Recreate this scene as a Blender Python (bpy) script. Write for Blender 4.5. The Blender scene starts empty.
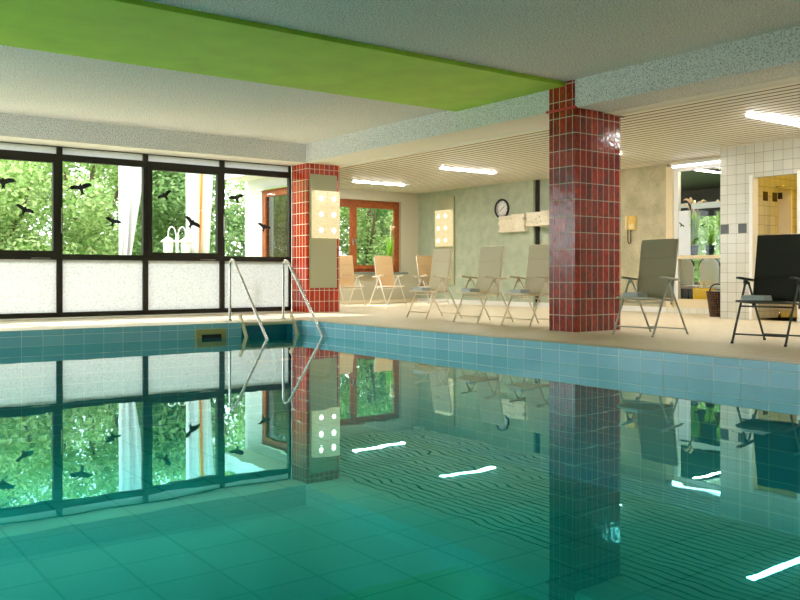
import bpy, bmesh, math, random
from mathutils import Vector, Matrix
random.seed(7)
R = math.radians
scene = bpy.context.scene
COL = scene.collection

# ------------------------------------------------------------------ view
F = 856.0; HY = 273.5; EYE = 0.70
FX, FY = 0.5940, 0.8045                 # forward in plan
RX, RY = 0.8045, -0.5940                # right in plan

def on_Y(px, py, Y):
    u = (px - 400) / F; w = (HY - py) / F
    dx, dy = RX * u + FX, RY * u + FY
    t = Y / dy
    return Vector((dx * t, Y, EYE + w * t))
def on_X(px, py, X):
    u = (px - 400) / F; w = (HY - py) / F
    dx, dy = RX * u + FX, RY * u + FY
    t = X / dx
    return Vector((X, dy * t, EYE + w * t))

cam = bpy.data.cameras.new('camera'); camo = bpy.data.objects.new('camera', cam)
COL.objects.link(camo)
camo.location = (0, 0, EYE)
camo.rotation_euler = (R(90), 0, -math.atan2(FX, FY))
cam.sensor_width = 36; cam.lens = F / 800 * 36
cam.shift_y = -(300 - HY) / 800
cam.clip_start = 0.05; cam.clip_end = 300
scene.camera = camo

# ------------------------------------------------------------------ materials
def lin(c):
    return c / 12.92 if c <= 0.04045 else ((c + 0.055) / 1.055) ** 2.4
def rgb(r, g, b):
    return (lin(r / 255), lin(g / 255), lin(b / 255), 1)

class NT:
    def __init__(s, name):
        s.m = bpy.data.materials.new(name); s.m.use_nodes = True
        s.t = s.m.node_tree; s.t.nodes.clear()
        s.out = s.n('ShaderNodeOutputMaterial')
    def n(s, typ, **kw):
        o = s.t.nodes.new(typ)
        for k, v in kw.items():
            if k.startswith('i_'):
                o.inputs[k[2:].replace('_', ' ')].default_value = v
            else: setattr(o, k, v)
        return o
    def l(s, a, b): s.t.links.new(a, b)

def mat(name, c, rough=0.6, metal=0, bump=0, bscale=60, var=0, vscale=4, spec=0.5, c2=None, detail=4, emit=None, estr=0, coat=0, thresh=None):
    k = NT(name)
    p = k.n('ShaderNodeBsdfPrincipled')
    p.inputs['Roughness'].default_value = rough
    p.inputs['Metallic'].default_value = metal
    p.inputs['Specular IOR Level'].default_value = spec
    p.inputs['Base Color'].default_value = c
    p.inputs['Coat Weight'].default_value = coat
    tc = k.n('ShaderNodeTexCoord')
    if var or c2:
        nz = k.n('ShaderNodeTexNoise', i_Scale=vscale, i_Detail=detail)
        k.l(tc.outputs['Object'], nz.inputs['Vector'])
        rp = k.n('ShaderNodeValToRGB')
        lo, hi = thresh or (0.3, 0.7)
        rp.color_ramp.elements[0].position = lo; rp.color_ramp.elements[1].position = hi
        cc = c2 or tuple(x * (1 - var) for x in c[:3]) + (1,)
        rp.color_ramp.elements[0].color = cc; rp.color_ramp.elements[1].color = c
        k.l(nz.outputs['Fac'], rp.inputs['Fac']); k.l(rp.outputs['Color'], p.inputs['Base Color'])
    if bump:
        nb = k.n('ShaderNodeTexNoise', i_Scale=bscale, i_Detail=3)
        k.l(tc.outputs['Object'], nb.inputs['Vector'])
        b = k.n('ShaderNodeBump', i_Strength=bump, i_Distance=0.02)
        k.l(nb.outputs['Fac'], b.inputs['Height']); k.l(b.outputs['Normal'], p.inputs['Normal'])
    if emit:
        p.inputs['Emission Color'].default_value = emit; p.inputs['Emission Strength'].default_value = estr
    k.l(p.outputs['BSDF'], k.out.inputs['Surface'])
    return k.m

def tile(name, c1, c2, grout, bw, bh, mortar=0.004, rough=0.15, off=(0, 0), bump=0.4, wav=0.0, wscale=6, spec=0.5, streak=0, bias=0.0, grime=None):
    """ceramic tiles laid on the metric UVs of a mesh"""
    k = NT(name)
    p = k.n('ShaderNodeBsdfPrincipled', i_Roughness=rough)
    p.inputs['Specular IOR Level'].default_value = spec
    tc = k.n('ShaderNodeTexCoord'); mp = k.n('ShaderNodeMapping')
    mp.inputs['Location'].default_value = (off[0], off[1], 0)
    k.l(tc.outputs['UV'], mp.inputs['Vector'])
    br = k.n('ShaderNodeTexBrick', offset=0.0, squash=1.0)
    br.inputs['Scale'].default_value = 1; br.inputs['Brick Width'].default_value = bw; br.inputs['Row Height'].default_value = bh
    br.inputs['Mortar Size'].default_value = mortar; br.inputs['Mortar Smooth'].default_value = 0.1; br.inputs['Bias'].default_value = bias
    br.inputs['Color1'].default_value = c1; br.inputs['Color2'].default_value = c2; br.inputs['Mortar'].default_value = grout
    k.l(mp.outputs['Vector'], br.inputs['Vector'])
    colr = br.outputs['Color']
    if streak:
        m2 = k.n('ShaderNodeMapping'); m2.inputs['Scale'].default_value = (60, 14, 1)
        k.l(tc.outputs['UV'], m2.inputs['Vector'])
        nz = k.n('ShaderNodeTexNoise', i_Scale=1.0, i_Detail=5); k.l(m2.outputs['Vector'], nz.inputs['Vector'])
        rp = k.n('ShaderNodeValToRGB'); rp.color_ramp.elements[0].position = 0.38; rp.color_ramp.elements[1].position = 0.62
        rp.color_ramp.elements[0].color = (1 - streak,) * 3 + (1,); rp.color_ramp.elements[1].color = (1, 1, 1, 1)
        k.l(nz.outputs['Fac'], rp.inputs['Fac'])
        inv = k.n('ShaderNodeMath', operation='SUBTRACT'); inv.inputs[0].default_value = 1
        k.l(br.outputs['Fac'], inv.inputs[1])
        mx = k.n('ShaderNodeMix', data_type='RGBA', blend_type='MULTIPLY')
        k.l(inv.outputs[0], mx.inputs[0]); k.l(colr, mx.inputs[6]); k.l(rp.outputs['Color'], mx.inputs[7]); colr = mx.outputs[2]
    k.l(colr, p.inputs['Base Color'])
    rr = k.n('ShaderNodeMapRange'); rr.inputs['To Min'].default_value = rough; rr.inputs['To Max'].default_value = 0.8
    k.l(br.outputs['Fac'], rr.inputs['Value']); k.l(rr.outputs[0], p.inputs['Roughness'])
    b = k.n('ShaderNodeBump', i_Strength=bump, i_Distance=0.004); b.invert = True
    k.l(br.outputs['Fac'], b.inputs['Height'])
    if wav:
        nz = k.n('ShaderNodeTexNoise', i_Scale=wscale, i_Detail=2); k.l(tc.outputs['Object'], nz.inputs['Vector'])
        b2 = k.n('ShaderNodeBump', i_Strength=wav, i_Distance=0.02)
        k.l(nz.outputs['Fac'], b2.inputs['Height']); k.l(b2.outputs['Normal'], b.inputs['Normal'])
    k.l(b.outputs['Normal'], p.inputs['Normal'])
    k.l(p.outputs['BSDF'], k.out.inputs['Surface'])
    return k.m

def schlick(k, r0, mul=1.0, power=5):
    lw = k.n('ShaderNodeLayerWeight', i_Blend=0.5)
    pw = k.n('ShaderNodeMath', operation='POWER'); pw.inputs[1].default_value = power
    k.l(lw.outputs['Facing'], pw.inputs[0])
    ma = k.n('ShaderNodeMath', operation='MULTIPLY_ADD'); ma.inputs[1].default_value = (1 - r0) * mul; ma.inputs[2].default_value = r0 * mul
    k.l(pw.outputs[0], ma.inputs[0]); return ma.outputs[0]
def glass_mat(name, tint=(0.97, 0.98, 0.97, 1), refl=1.0, ior=1.35):
    k = NT(name)
    tr = k.n('ShaderNodeBsdfTransparent'); tr.inputs['Color'].default_value = tint
    gl = k.n('ShaderNodeBsdfGlossy', i_Roughness=0.01)
    fr = schlick(k, ((ior - 1) / (ior + 1)) ** 2, refl)
    mx = k.n('ShaderNodeMixShader')
    k.l(fr, mx.inputs[0]); k.l(tr.outputs[0], mx.inputs[1]); k.l(gl.outputs[0], mx.inputs[2])
    k.l(mx.outputs[0], k.out.inputs['Surface'])
    return k.m

def frosted_mat(name, c, scale=90, var=0.12):
    k = NT(name)
    tl = k.n('ShaderNodeBsdfTranslucent'); df = k.n('ShaderNodeBsdfDiffuse')
    tc = k.n('ShaderNodeTexCoord'); nz = k.n('ShaderNodeTexNoise', i_Scale=scale, i_Detail=2)
    k.l(tc.outputs['Object'], nz.inputs['Vector'])
    rp = k.n('ShaderNodeValToRGB'); rp.color_ramp.elements[0].position = 0.35; rp.color_ramp.elements[1].position = 0.5
    rp.color_ramp.elements[0].color = tuple(x * (1 - var) for x in c[:3]) + (1,); rp.color_ramp.elements[1].color = c
    k.l(nz.outputs['Fac'], rp.inputs['Fac'])
    k.l(rp.outputs['Color'], tl.inputs['Color']); df.inputs['Color'].default_value = tuple(x * .8 for x in c[:3]) + (1,)
    mx = k.n('ShaderNodeMixShader'); mx.inputs[0].default_value = 0.12
    k.l(tl.outputs[0], mx.inputs[1]); k.l(df.outputs[0], mx.inputs[2])
    k.l(mx.outputs[0], k.out.inputs['Surface'])
    return k.m

def leaf_mat(name, c, c2):
    k = NT(name)
    df = k.n('ShaderNodeBsdfDiffuse'); tl = k.n('ShaderNodeBsdfTranslucent')
    ge = k.n('ShaderNodeNewGeometry')
    rp = k.n('ShaderNodeValToRGB'); rp.color_ramp.elements[0].color = c; rp.color_ramp.elements[1].color = c2
    k.l(ge.outputs['Random Per Island'], rp.inputs['Fac'])
    k.l(rp.outputs['Color'], df.inputs['Color']); k.l(rp.outputs['Color'], tl.inputs['Color'])
    mx = k.n('ShaderNodeMixShader'); mx.inputs[0].default_value = 0.5
    k.l(df.outputs[0], mx.inputs[1]); k.l(tl.outputs[0], mx.inputs[2]); k.l(mx.outputs[0], k.out.inputs['Surface'])
    return k.m

def emis(name, c, s):
    k = NT(name); e = k.n('ShaderNodeEmission', i_Strength=s); e.inputs['Color'].default_value = c
    k.l(e.outputs[0], k.out.inputs['Surface']); return k.m

def water_mat():
    k = NT('pool_water')
    tr = k.n('ShaderNodeBsdfTransparent'); tr.inputs['Color'].default_value = (0.22, 0.78, 0.77, 1)
    gl = k.n('ShaderNodeBsdfGlossy', i_Roughness=0.0)
    lw = k.n('ShaderNodeLayerWeight', i_Blend=0.5)
    tint = k.n('ShaderNodeValToRGB'); tint.color_ramp.elements[0].position = .72; tint.color_ramp.elements[1].position = .9
    tint.color_ramp.elements[0].color = (.12, .86, .88, 1); tint.color_ramp.elements[1].color = (.86, 1, 1, 1)
    k.l(lw.outputs['Facing'], tint.inputs['Fac']); k.l(tint.outputs['Color'], gl.inputs['Color'])
    tc = k.n('ShaderNodeTexCoord')
    nz = k.n('ShaderNodeTexNoise', i_Scale=2.2, i_Detail=2); k.l(tc.outputs['Object'], nz.inputs['Vector'])
    b = k.n('ShaderNodeBump', i_Strength=0.035, i_Distance=0.02)
    k.l(nz.outputs['Fac'], b.inputs['Height']); k.l(b.outputs['Normal'], gl.inputs['Normal'])
    fr = schlick(k, ((WATER_IOR - 1) / (WATER_IOR + 1)) ** 2, power=4)
    mx = k.n('ShaderNodeMixShader')
    k.l(fr, mx.inputs[0]); k.l(tr.outputs[0], mx.inputs[1]); k.l(gl.outputs[0], mx.inputs[2])
    k.l(mx.outputs[0], k.out.inputs['Surface'])
    return k.m
WATER_IOR = 1.42

M = {}
M['stucco'] = mat('white_stucco', rgb(240, 242, 240), 0.95, bump=1.0, bscale=52, c2=rgb(176, 181, 179), vscale=64, detail=2, thresh=(0.36, 0.5))
M['plaster_white'] = mat('smooth_white_plaster', rgb(232, 232, 222), 0.8, bump=0.05, bscale=30)
M['green_paint'] = mat('green_ceiling_paint', rgb(176, 226, 66), 0.55, bump=0.12, bscale=50, var=0.15, vscale=2.5)
M['sage'] = mat('sage_plaster', rgb(182, 192, 168), 0.9, bump=0.5, bscale=22, c2=rgb(160, 172, 148), vscale=5)
M['tan_plaster'] = mat('tan_cracked_plaster', rgb(196, 186, 150), 0.9, bump=0.8, bscale=9, c2=rgb(170, 160, 126), vscale=4)
def cracked(name, c, c2, crack):
    k = NT(name); p = k.n('ShaderNodeBsdfPrincipled', i_Roughness=.9); tc = k.n('ShaderNodeTexCoord')
    n1 = k.n('ShaderNodeTexNoise', i_Scale=3.5, i_Detail=5); k.l(tc.outputs['Object'], n1.inputs['Vector'])
    ad = k.n('ShaderNodeMix', data_type='RGBA', blend_type='ADD'); ad.inputs[0].default_value = .7
    k.l(tc.outputs['Object'], ad.inputs[6]); k.l(n1.outputs['Color'], ad.inputs[7])
    vo = k.n('ShaderNodeTexVoronoi', feature='DISTANCE_TO_EDGE', i_Scale=2.6); k.l(ad.outputs[2], vo.inputs['Vector'])
    r1 = k.n('ShaderNodeValToRGB'); r1.color_ramp.elements[0].position = .0; r1.color_ramp.elements[1].position = .02; r1.color_ramp.elements[0].color = crack; r1.color_ramp.elements[1].color = (1, 1, 1, 1)
    k.l(vo.outputs['Distance'], r1.inputs['Fac'])
    r2 = k.n('ShaderNodeValToRGB'); r2.color_ramp.elements[0].position = .35; r2.color_ramp.elements[1].position = .65; r2.color_ramp.elements[0].color = c2; r2.color_ramp.elements[1].color = c
    k.l(n1.outputs['Fac'], r2.inputs['Fac'])
    mx = k.n('ShaderNodeMix', data_type='RGBA', blend_type='MULTIPLY'); mx.inputs[0].default_value = 1
    k.l(r2.outputs['Color'], mx.inputs[6]); k.l(r1.outputs['Color'], mx.inputs[7]); k.l(mx.outputs[2], p.inputs['Base Color'])
    b = k.n('ShaderNodeBump', i_Strength=.5, i_Distance=.02); k.l(n1.outputs['Fac'], b.inputs['Height']); k.l(b.outputs['Normal'], p.inputs['Normal'])
    k.l(p.outputs[0], k.out.inputs['Surface']); return k.m
M['tan_plaster'] = cracked('tan_cracked_plaster', rgb(200, 192, 160), rgb(176, 168, 136), (.74, .71, .64, 1))
M['far_plaster'] = mat('greige_plaster', rgb(196, 192, 170), 0.9, bump=0.4, bscale=40)
M['dark_frame'] = mat('dark_brown_metal', rgb(40, 38, 32), 0.45, spec=0.3)
M['glass'] = glass_mat('clear_glass')
M['frost'] = frosted_mat('frosted_glass', (0.56, 0.57, 0.56, 1), 70, .3)
M['frost_top'] = frosted_mat('frosted_top_glass', (0.72, 0.71, 0.72, 1), 30, 0.05)
M['red_tile'] = tile('red_glazed_tile', rgb(206, 46, 20), rgb(150, 26, 14), rgb(214, 204, 184), 0.1025, 0.198, 0.0045, 0.12, wav=0.25, wscale=14, streak=0.8, spec=0.6)
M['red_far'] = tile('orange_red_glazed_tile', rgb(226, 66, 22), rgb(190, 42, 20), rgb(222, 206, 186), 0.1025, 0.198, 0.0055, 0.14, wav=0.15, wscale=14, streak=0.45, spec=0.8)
M['pool_tile'] = tile('teal_pool_tile', rgb(152, 214, 234), rgb(138, 204, 226), rgb(236, 248, 248), 0.25, 0.125, 0.003, 0.12, off=(0, 0.076), bump=0.3, wav=0.05)
M['pool_floor'] = tile('teal_pool_floor', rgb(0, 194, 189), rgb(0, 184, 180), rgb(0, 180, 176), 0.5, 0.5, 0.012, 0.3, bump=0.2)
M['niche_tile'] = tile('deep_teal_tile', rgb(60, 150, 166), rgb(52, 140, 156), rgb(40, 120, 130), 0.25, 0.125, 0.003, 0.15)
M['deck'] = tile('tan_deck_tile', rgb(226, 213, 186), rgb(217, 203, 173), rgb(196, 182, 152), 0.12, 0.06, 0.003, 0.45, bump=0.25, spec=0.35)
M['deck_edge'] = tile('pale_edge_tile', rgb(214, 208, 184), rgb(204, 196, 168), rgb(170, 160, 128), 0.03, 0.12, 0.004, 0.5, bump=0.5)
M['white_tile'] = tile('white_wall_tile', rgb(214, 214, 204), rgb(204, 204, 192), rgb(122, 112, 92), 0.15, 0.15, 0.0025, 0.2, off=(0.03, 0.04), bump=0.35, wav=0.05, wscale=12)
M['dark_tile'] = mat('dark_grey_tile', rgb(62, 66, 58), 0.2)
M['brown_tile'] = mat('dark_brown_tile', rgb(60, 40, 16), 0.2)
M['slat'] = mat('cream_metal_slat', rgb(240, 234, 216), 0.4, spec=0.4)
M['void'] = mat('dark_ceiling_void', rgb(20, 18, 13), 0.95)
M['strip_light'] = emis('strip_diffuser', (1, 0.97, 0.93, 1), 60)
M['white_paint'] = mat('white_paint', rgb(236, 236, 232), 0.5)
M['cream_paint'] = mat('cream_paint', rgb(232, 216, 178), 0.5)
M['wood'] = mat('red_brown_wood', rgb(170, 92, 40), 0.45, c2=rgb(136, 68, 26), vscale=14)
M['steel'] = mat('stainless_steel', (0.72, 0.72, 0.70, 1), 0.18, metal=1)
M['panel'] = mat('grey_green_board', rgb(172, 172, 142), 0.4, bump=0.03)
M['chrome'] = mat('chrome', (0.8, 0.8, 0.8, 1), 0.12, metal=1)
M['black'] = mat('black_plastic', rgb(24, 24, 24), 0.5)
M['decal'] = mat('black_vinyl', rgb(14, 16, 18), 0.6)
M['decal_green'] = mat('dark_green_vinyl', rgb(50, 84, 30), 0.6)
M['phone'] = mat('yellowed_plastic', rgb(236, 200, 110), 0.4)
M['phone_pale'] = mat('pale_plastic', rgb(240, 222, 170), 0.4)
M['stone'] = mat('layered_pale_stone', rgb(240, 232, 208), 0.85, bump=0.7, bscale=30, var=0.15, vscale=9)
M['towel'] = mat('pale_towel', rgb(214, 222, 226), 0.95, bump=0.6, bscale=120)
M['wicker'] = tile('brown_wicker', rgb(140, 92, 50), rgb(84, 50, 26), rgb(30, 16, 8), 0.035, 0.028, 0.006, 0.6, bump=1.0)
M['bark'] = mat('bark', rgb(96, 78, 58), 0.9, bump=0.8, bscale=20)
M['leaf'] = leaf_mat('sunlit_leaf', rgb(116, 158, 76), rgb(204, 218, 160))
M['leaf_b'] = leaf_mat('mid_leaf', rgb(88, 134, 72), rgb(168, 194, 136))
M['grass'] = mat('lawn', rgb(96, 140, 60), 0.9, bump=0.6, bscale=60, var=0.3, vscale=8)
M['blade'] = leaf_mat('grass_blade', rgb(100, 176, 44), rgb(190, 226, 100))
M['plume'] = mat('grass_plume', rgb(240, 214, 178), 0.9)
M['pot'] = mat('dark_teal_pot', rgb(26, 60, 58), 0.4)
M['flag'] = mat('white_flag_cloth', rgb(204, 206, 204), 0.9)
M['render_wall'] = mat('white_render', rgb(200, 203, 198), 0.9, bump=0.1)
M['yellow'] = mat('yellow_bag', rgb(236, 196, 30), 0.5)
M['pale_blue'] = mat('pale_blue_cover', rgb(226, 240, 244), 0.8, bump=0.3)
M['dark_teal'] = mat('dark_teal_ceiling', rgb(36, 44, 70), 0.35, bump=0.1, bscale=4)
M['skimmer'] = mat('olive_plastic', rgb(178, 174, 110), 0.5)
M['pink'] = mat('dusky_red_floor', rgb(186, 110, 120), 0.6)

def lamp_glass():
    k = NT('ice_glass_lamp')
    tc = k.n('ShaderNodeTexCoord'); vo = k.n('ShaderNodeTexVoronoi', i_Scale=60)
    k.l(tc.outputs['Object'], vo.inputs['Vector'])
    rp = k.n('ShaderNodeValToRGB'); rp.color_ramp.elements[0].color = (1, 0.86, 0.5, 1); rp.color_ramp.elements[1].color = (0.75, 0.58, 0.25, 1)
    rp.color_ramp.elements[0].position = 0.2; rp.color_ramp.elements[1].position = 0.9
    k.l(vo.outputs['Distance'], rp.inputs['Fac'])
    e = k.n('ShaderNodeEmission', i_Strength=0.62); k.l(rp.outputs['Color'], e.inputs['Color'])
    g = k.n('ShaderNodeBsdfGlossy', i_Roughness=0.2)
    a = k.n('ShaderNodeAddShader'); mx = k.n('ShaderNodeMixShader'); mx.inputs[0].default_value = 0.06
    k.l(e.outputs[0], mx.inputs[1]); k.l(g.outputs[0], mx.inputs[2]); k.l(mx.outputs[0], k.out.inputs['Surface'])
    return k.m
M['ice'] = lamp_glass()
M['bulb'] = emis('warm_bulb', (1, 0.9, 0.62, 1), 4)

# ------------------------------------------------------------------ mesh builder
class MB:
    def __init__(s): s.bm = bmesh.new(); s.mi = 0
    def _mark(s, faces):
        for f in faces: f.material_index = s.mi
    def box(s, x0, x1, y0, y1, z0, z1, bevel=0, mtx=None):
        b = bmesh.new()
        bmesh.ops.create_cube(b, size=1)
        for v in b.verts:
            v.co = Vector(((x0 + x1) / 2 + v.co.x * (x1 - x0), (y0 + y1) / 2 + v.co.y * (y1 - y0), (z0 + z1) / 2 + v.co.z * (z1 - z0)))
        if bevel: bmesh.ops.bevel(b, geom=b.edges[:], offset=bevel, segments=2, affect='EDGES', profile=0.5)
        if mtx is not None: b.transform(mtx)
        s.merge(b); return s
    def merge(s, b):
        mp = {}
        for v in b.verts: mp[v] = s.bm.verts.new(v.co)
        for f in b.faces:
            nf = s.bm.faces.new([mp[v] for v in f.verts]); nf.material_index = s.mi; nf.smooth = f.smooth
        b.free()
    def tube(s, pts, r, n=8, smooth_path=0, cap=True):
        pts = [Vector(p) for p in pts]
        for _ in range(smooth_path):
            q = [pts[0]]
            for i in range(len(pts) - 1):
                a, b = pts[i], pts[i + 1]
                q += [a.lerp(b, .25), a.lerp(b, .75)]
            q.append(pts[-1]); pts = q
        rings = []
        ref = None
        if isinstance(r, (list, tuple)):
            src = list(r); N = len(pts) - 1
            r = []
            for i in range(N + 1):
                q = i / N * (len(src) - 1); k = min(int(q), len(src) - 2); r.append(src[k] + (src[k + 1] - src[k]) * (q - k))
        for i, p in enumerate(pts):
            t = (pts[min(i + 1, len(pts) - 1)] - pts[max(i - 1, 0)])
            if t.length < 1e-9: t = Vector((0, 0, 1))
            t.normalize()
            if ref is None: ref = Vector((1, 0, 0)) if abs(t.x) < .8 else Vector((0, 1, 0))
            a = (ref - t * ref.dot(t)).normalized(); b = t.cross(a); ref = a
            rr = r[i] if isinstance(r, (list, tuple)) else r
            rings.append([s.bm.verts.new(p + (a * math.cos(2 * math.pi * j / n) + b * math.sin(2 * math.pi * j / n)) * rr) for j in range(n)])
        for i in range(len(rings) - 1):
            for j in range(n):
                f = s.bm.faces.new([rings[i][j], rings[i][(j + 1) % n], rings[i + 1][(j + 1) % n], rings[i + 1][j]])
                f.smooth = True; f.material_index = s.mi
        if cap:
            f = s.bm.faces.new(rings[0][::-1]); f.material_index = s.mi
            f = s.bm.faces.new(rings[-1]); f.material_index = s.mi
        return s
    def lathe(s, prof, c=(0, 0, 0), n=24, axis='Z'):
        c = Vector(c); rings = []
        def pt(r, h, a):
            if axis == 'Z': return c + Vector((r * math.cos(a), r * math.sin(a), h))
            if axis == 'X': return c + Vector((h, r * math.cos(a), r * math.sin(a)))
            return c + Vector((r * math.cos(a), h, r * math.sin(a)))
        for r, h in prof:
            if r < 1e-6: rings.append([s.bm.verts.new(pt(0, h, 0))])
            else: rings.append([s.bm.verts.new(pt(r, h, 2 * math.pi * j / n)) for j in range(n)])
        for a, b in zip(rings, rings[1:]):
            for j in range(n):
                k = (j + 1) % n
                if len(a) == 1 and len(b) == 1: continue
                vs = [a[0], b[j], b[k]] if len(a) == 1 else [a[j], b[0], a[k]] if len(b) == 1 else [a[j], b[j], b[k], a[k]]
                f = s.bm.faces.new(vs); f.smooth = True; f.material_index = s.mi
        return s
    def prism(s, poly, o, u, v, w):
        """polygon in the plane (o,u,v) given thickness along w"""
        o, u, v, w = Vector(o), Vector(u), Vector(v), Vector(w)
        a = [s.bm.verts.new(o + u * p[0] + v * p[1]) for p in poly]
        b = [s.bm.verts.new(o + u * p[0] + v * p[1] + w) for p in poly]
        n = len(poly); fs = [s.bm.faces.new(a[::-1]), s.bm.faces.new(b)]
        for i in range(n): fs.append(s.bm.faces.new([a[i], a[(i + 1) % n], b[(i + 1) % n], b[i]]))
        s._mark(fs); return s
    def quad(s, pts):
        f = s.bm.faces.new([s.bm.verts.new(Vector(p)) for p in pts]); f.material_index = s.mi; return s
    def build(s, name, mats, parent=None, recalc=True):
        bm = s.bm
        if recalc: bmesh.ops.recalc_face_normals(bm, faces=bm.faces[:])
        bm.normal_update()
        uv = bm.loops.layers.uv.new('UVMap')
        for f in bm.faces:
            n = f.normal
            ax = max(range(3), key=lambda i: abs(n[i]))
            for lp in f.loops:
                c = lp.vert.co
                lp[uv].uv = (c.y, c.z) if ax == 0 else (c.x, c.z) if ax == 1 else (c.x, c.y)
        me = bpy.data.meshes.new(name); bm.to_mesh(me); bm.free()
        for m in (mats if isinstance(mats, (list, tuple)) else [mats]): me.materials.append(m)
        o = bpy.data.objects.new(name, me); COL.objects.link(o)
        if parent: o.parent = parent
        return o

def empty(name, loc=(0, 0, 0), rz=0):
    o = bpy.data.objects.new(name, None); o.empty_display_size = 0.2
    COL.objects.link(o); o.location = loc; o.rotation_euler = (0, 0, rz); return o
def tag(o, label, cat, group=None, kind=None):
    o['label'] = label; o['category'] = cat
    if group: o['group'] = group
    if kind: o['kind'] = kind
    return o
def struct(o):
    o['kind'] = 'structure'; return o
def plabel(o, label): o['label'] = label; return o
def copy_tree(o, parent=None):
    kids = [c for c in COL.objects if c.parent == o]
    c = o.copy(); COL.objects.link(c)
    if parent: c.parent = parent
    for ch in kids: copy_tree(ch, c)
    return c

# ------------------------------------------------------------------ setting
PX, PY = 6.43, 11.2          # pool edges
WZ = -0.2                    # water level
WINY = 13.85                 # window wall
CZ = 3.0                     # pool hall ceiling
RZ = 2.65                    # side room ceiling
BZ = 2.67                    # beam soffits
LX, NY = -3.6, -2.4          # hall ends behind and beside the camera
CLK = 12.8                   # clock wall
ROOMY = 16.58

def floor():
    m = MB()
    m.box(LX, 13.1, PY + 0.3, PY + .4, -0.0035, 0); m.box(LX, 13.1, PY + 0.4, ROOMY + .1, -0.3, 0)                       # towards the windows
    m.box(LX, 5.45, PY + .0, PY + .3, -0.0035, 0); m.box(6.35, 13.1, PY, PY + .3, -0.0035, 0)
    m.box(5.45, 6.35, PY, PY + .3, -0.05, 0)
    m.box(PX + .16, 13.1, NY, PY, -0.3, 0)
    m.box(LX, PX + .16, NY, 0.6, -0.0035, 0); m.box(LX, -3.0, 0.6, PY, -0.0035, 0)
    struct(m.build('floor', M['deck']))
    e = MB(); e.box(PX, PX + .16, 0.6, PY, -0.0035, 0.001)
    struct(e.build('trim_1', M['deck_edge']))
floor()

def basin():
    m = MB(); zb = -1.35
    m.box(PX + .0, PX + .12, 0.6, PY, zb, -0.004)
    m.box(-3.0, 5.45, PY + .0, PY + .12, zb, -0.004)
    m.box(6.35, PX + .12, PY, PY + .12, zb, -0.004)
    m.box(5.45, 6.35, PY, PY + .12, zb, -.75)
    m.box(-3.12, -3.0, 0.5, PY + .1, zb, -0.004); m.box(-3.12, PX + .1, .48, .6, zb, -0.004)
    m.mi = 1; m.box(-3.1, PX + .1, .5, PY + .1, zb - .1, zb)
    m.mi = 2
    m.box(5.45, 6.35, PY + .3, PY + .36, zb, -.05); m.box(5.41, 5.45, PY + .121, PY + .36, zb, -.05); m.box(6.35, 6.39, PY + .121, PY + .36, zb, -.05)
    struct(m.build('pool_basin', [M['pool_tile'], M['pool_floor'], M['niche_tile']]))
basin()
w = MB(); w.quad([(-3.0, .6, WZ), (PX, .6, WZ), (PX, PY, WZ), (-3.0, PY, WZ)]); w.quad([(5.45, PY, WZ), (6.35, PY, WZ), (6.35, PY + .3, WZ), (5.45, PY + .3, WZ)])
wo = w.build('pool_water', water_mat())
tag(wo, 'still teal water filling the indoor pool and mirroring the windows', 'water', kind='stuff')

# ceilings and beams
m = MB(); m.box(LX, 8.35, NY, WINY + .1, CZ, CZ + .25); struct(m.build('ceiling', M['stucco']))
m = MB(); m.box(LX, 7.7, 13.25, WINY + .12, BZ + .02, CZ); m.mi = 1; m.box(LX, 7.7, 13.25, WINY + .12, BZ, BZ + .02)
struct(m.build('beam_window_side', [M['stucco'], M['plaster_white']]))
m = MB(); m.box(7.7, 8.3, NY, ROOMY + .1, BZ + .012, CZ); m.mi = 1
m.box(7.7, 8.42, 7.36, ROOMY + .1, BZ, BZ + .012); m.box(8.22, 8.42, NY, 7.36, BZ - .012, BZ + .012); m.box(8.405, 8.429, NY, ROOMY, RZ - .002, BZ + .02)
m.mi = 0; m.box(7.7, 8.22, NY, 7.36, BZ, BZ + .012)
struct(m.build('beam_room_side', [M['stucco'], M['plaster_white']]))
m = MB(); m.box(LX, 7.7, 7.08, 9.12, CZ - .05, CZ + .0, bevel=.004)
struct(m.build('ceiling_green_panel', M['green_paint']))
m = MB(); x = 8.43
while x < 13.0:
    m.box(x, x + .115, NY, ROOMY, RZ, RZ + .003); x += .16
m.mi = 1; m.box(8.3, 13.15, NY, ROOMY + .1, RZ + .06, RZ + .3)
struct(m.build('ceiling_slatted', [M['slat'], M['void']]))

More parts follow.
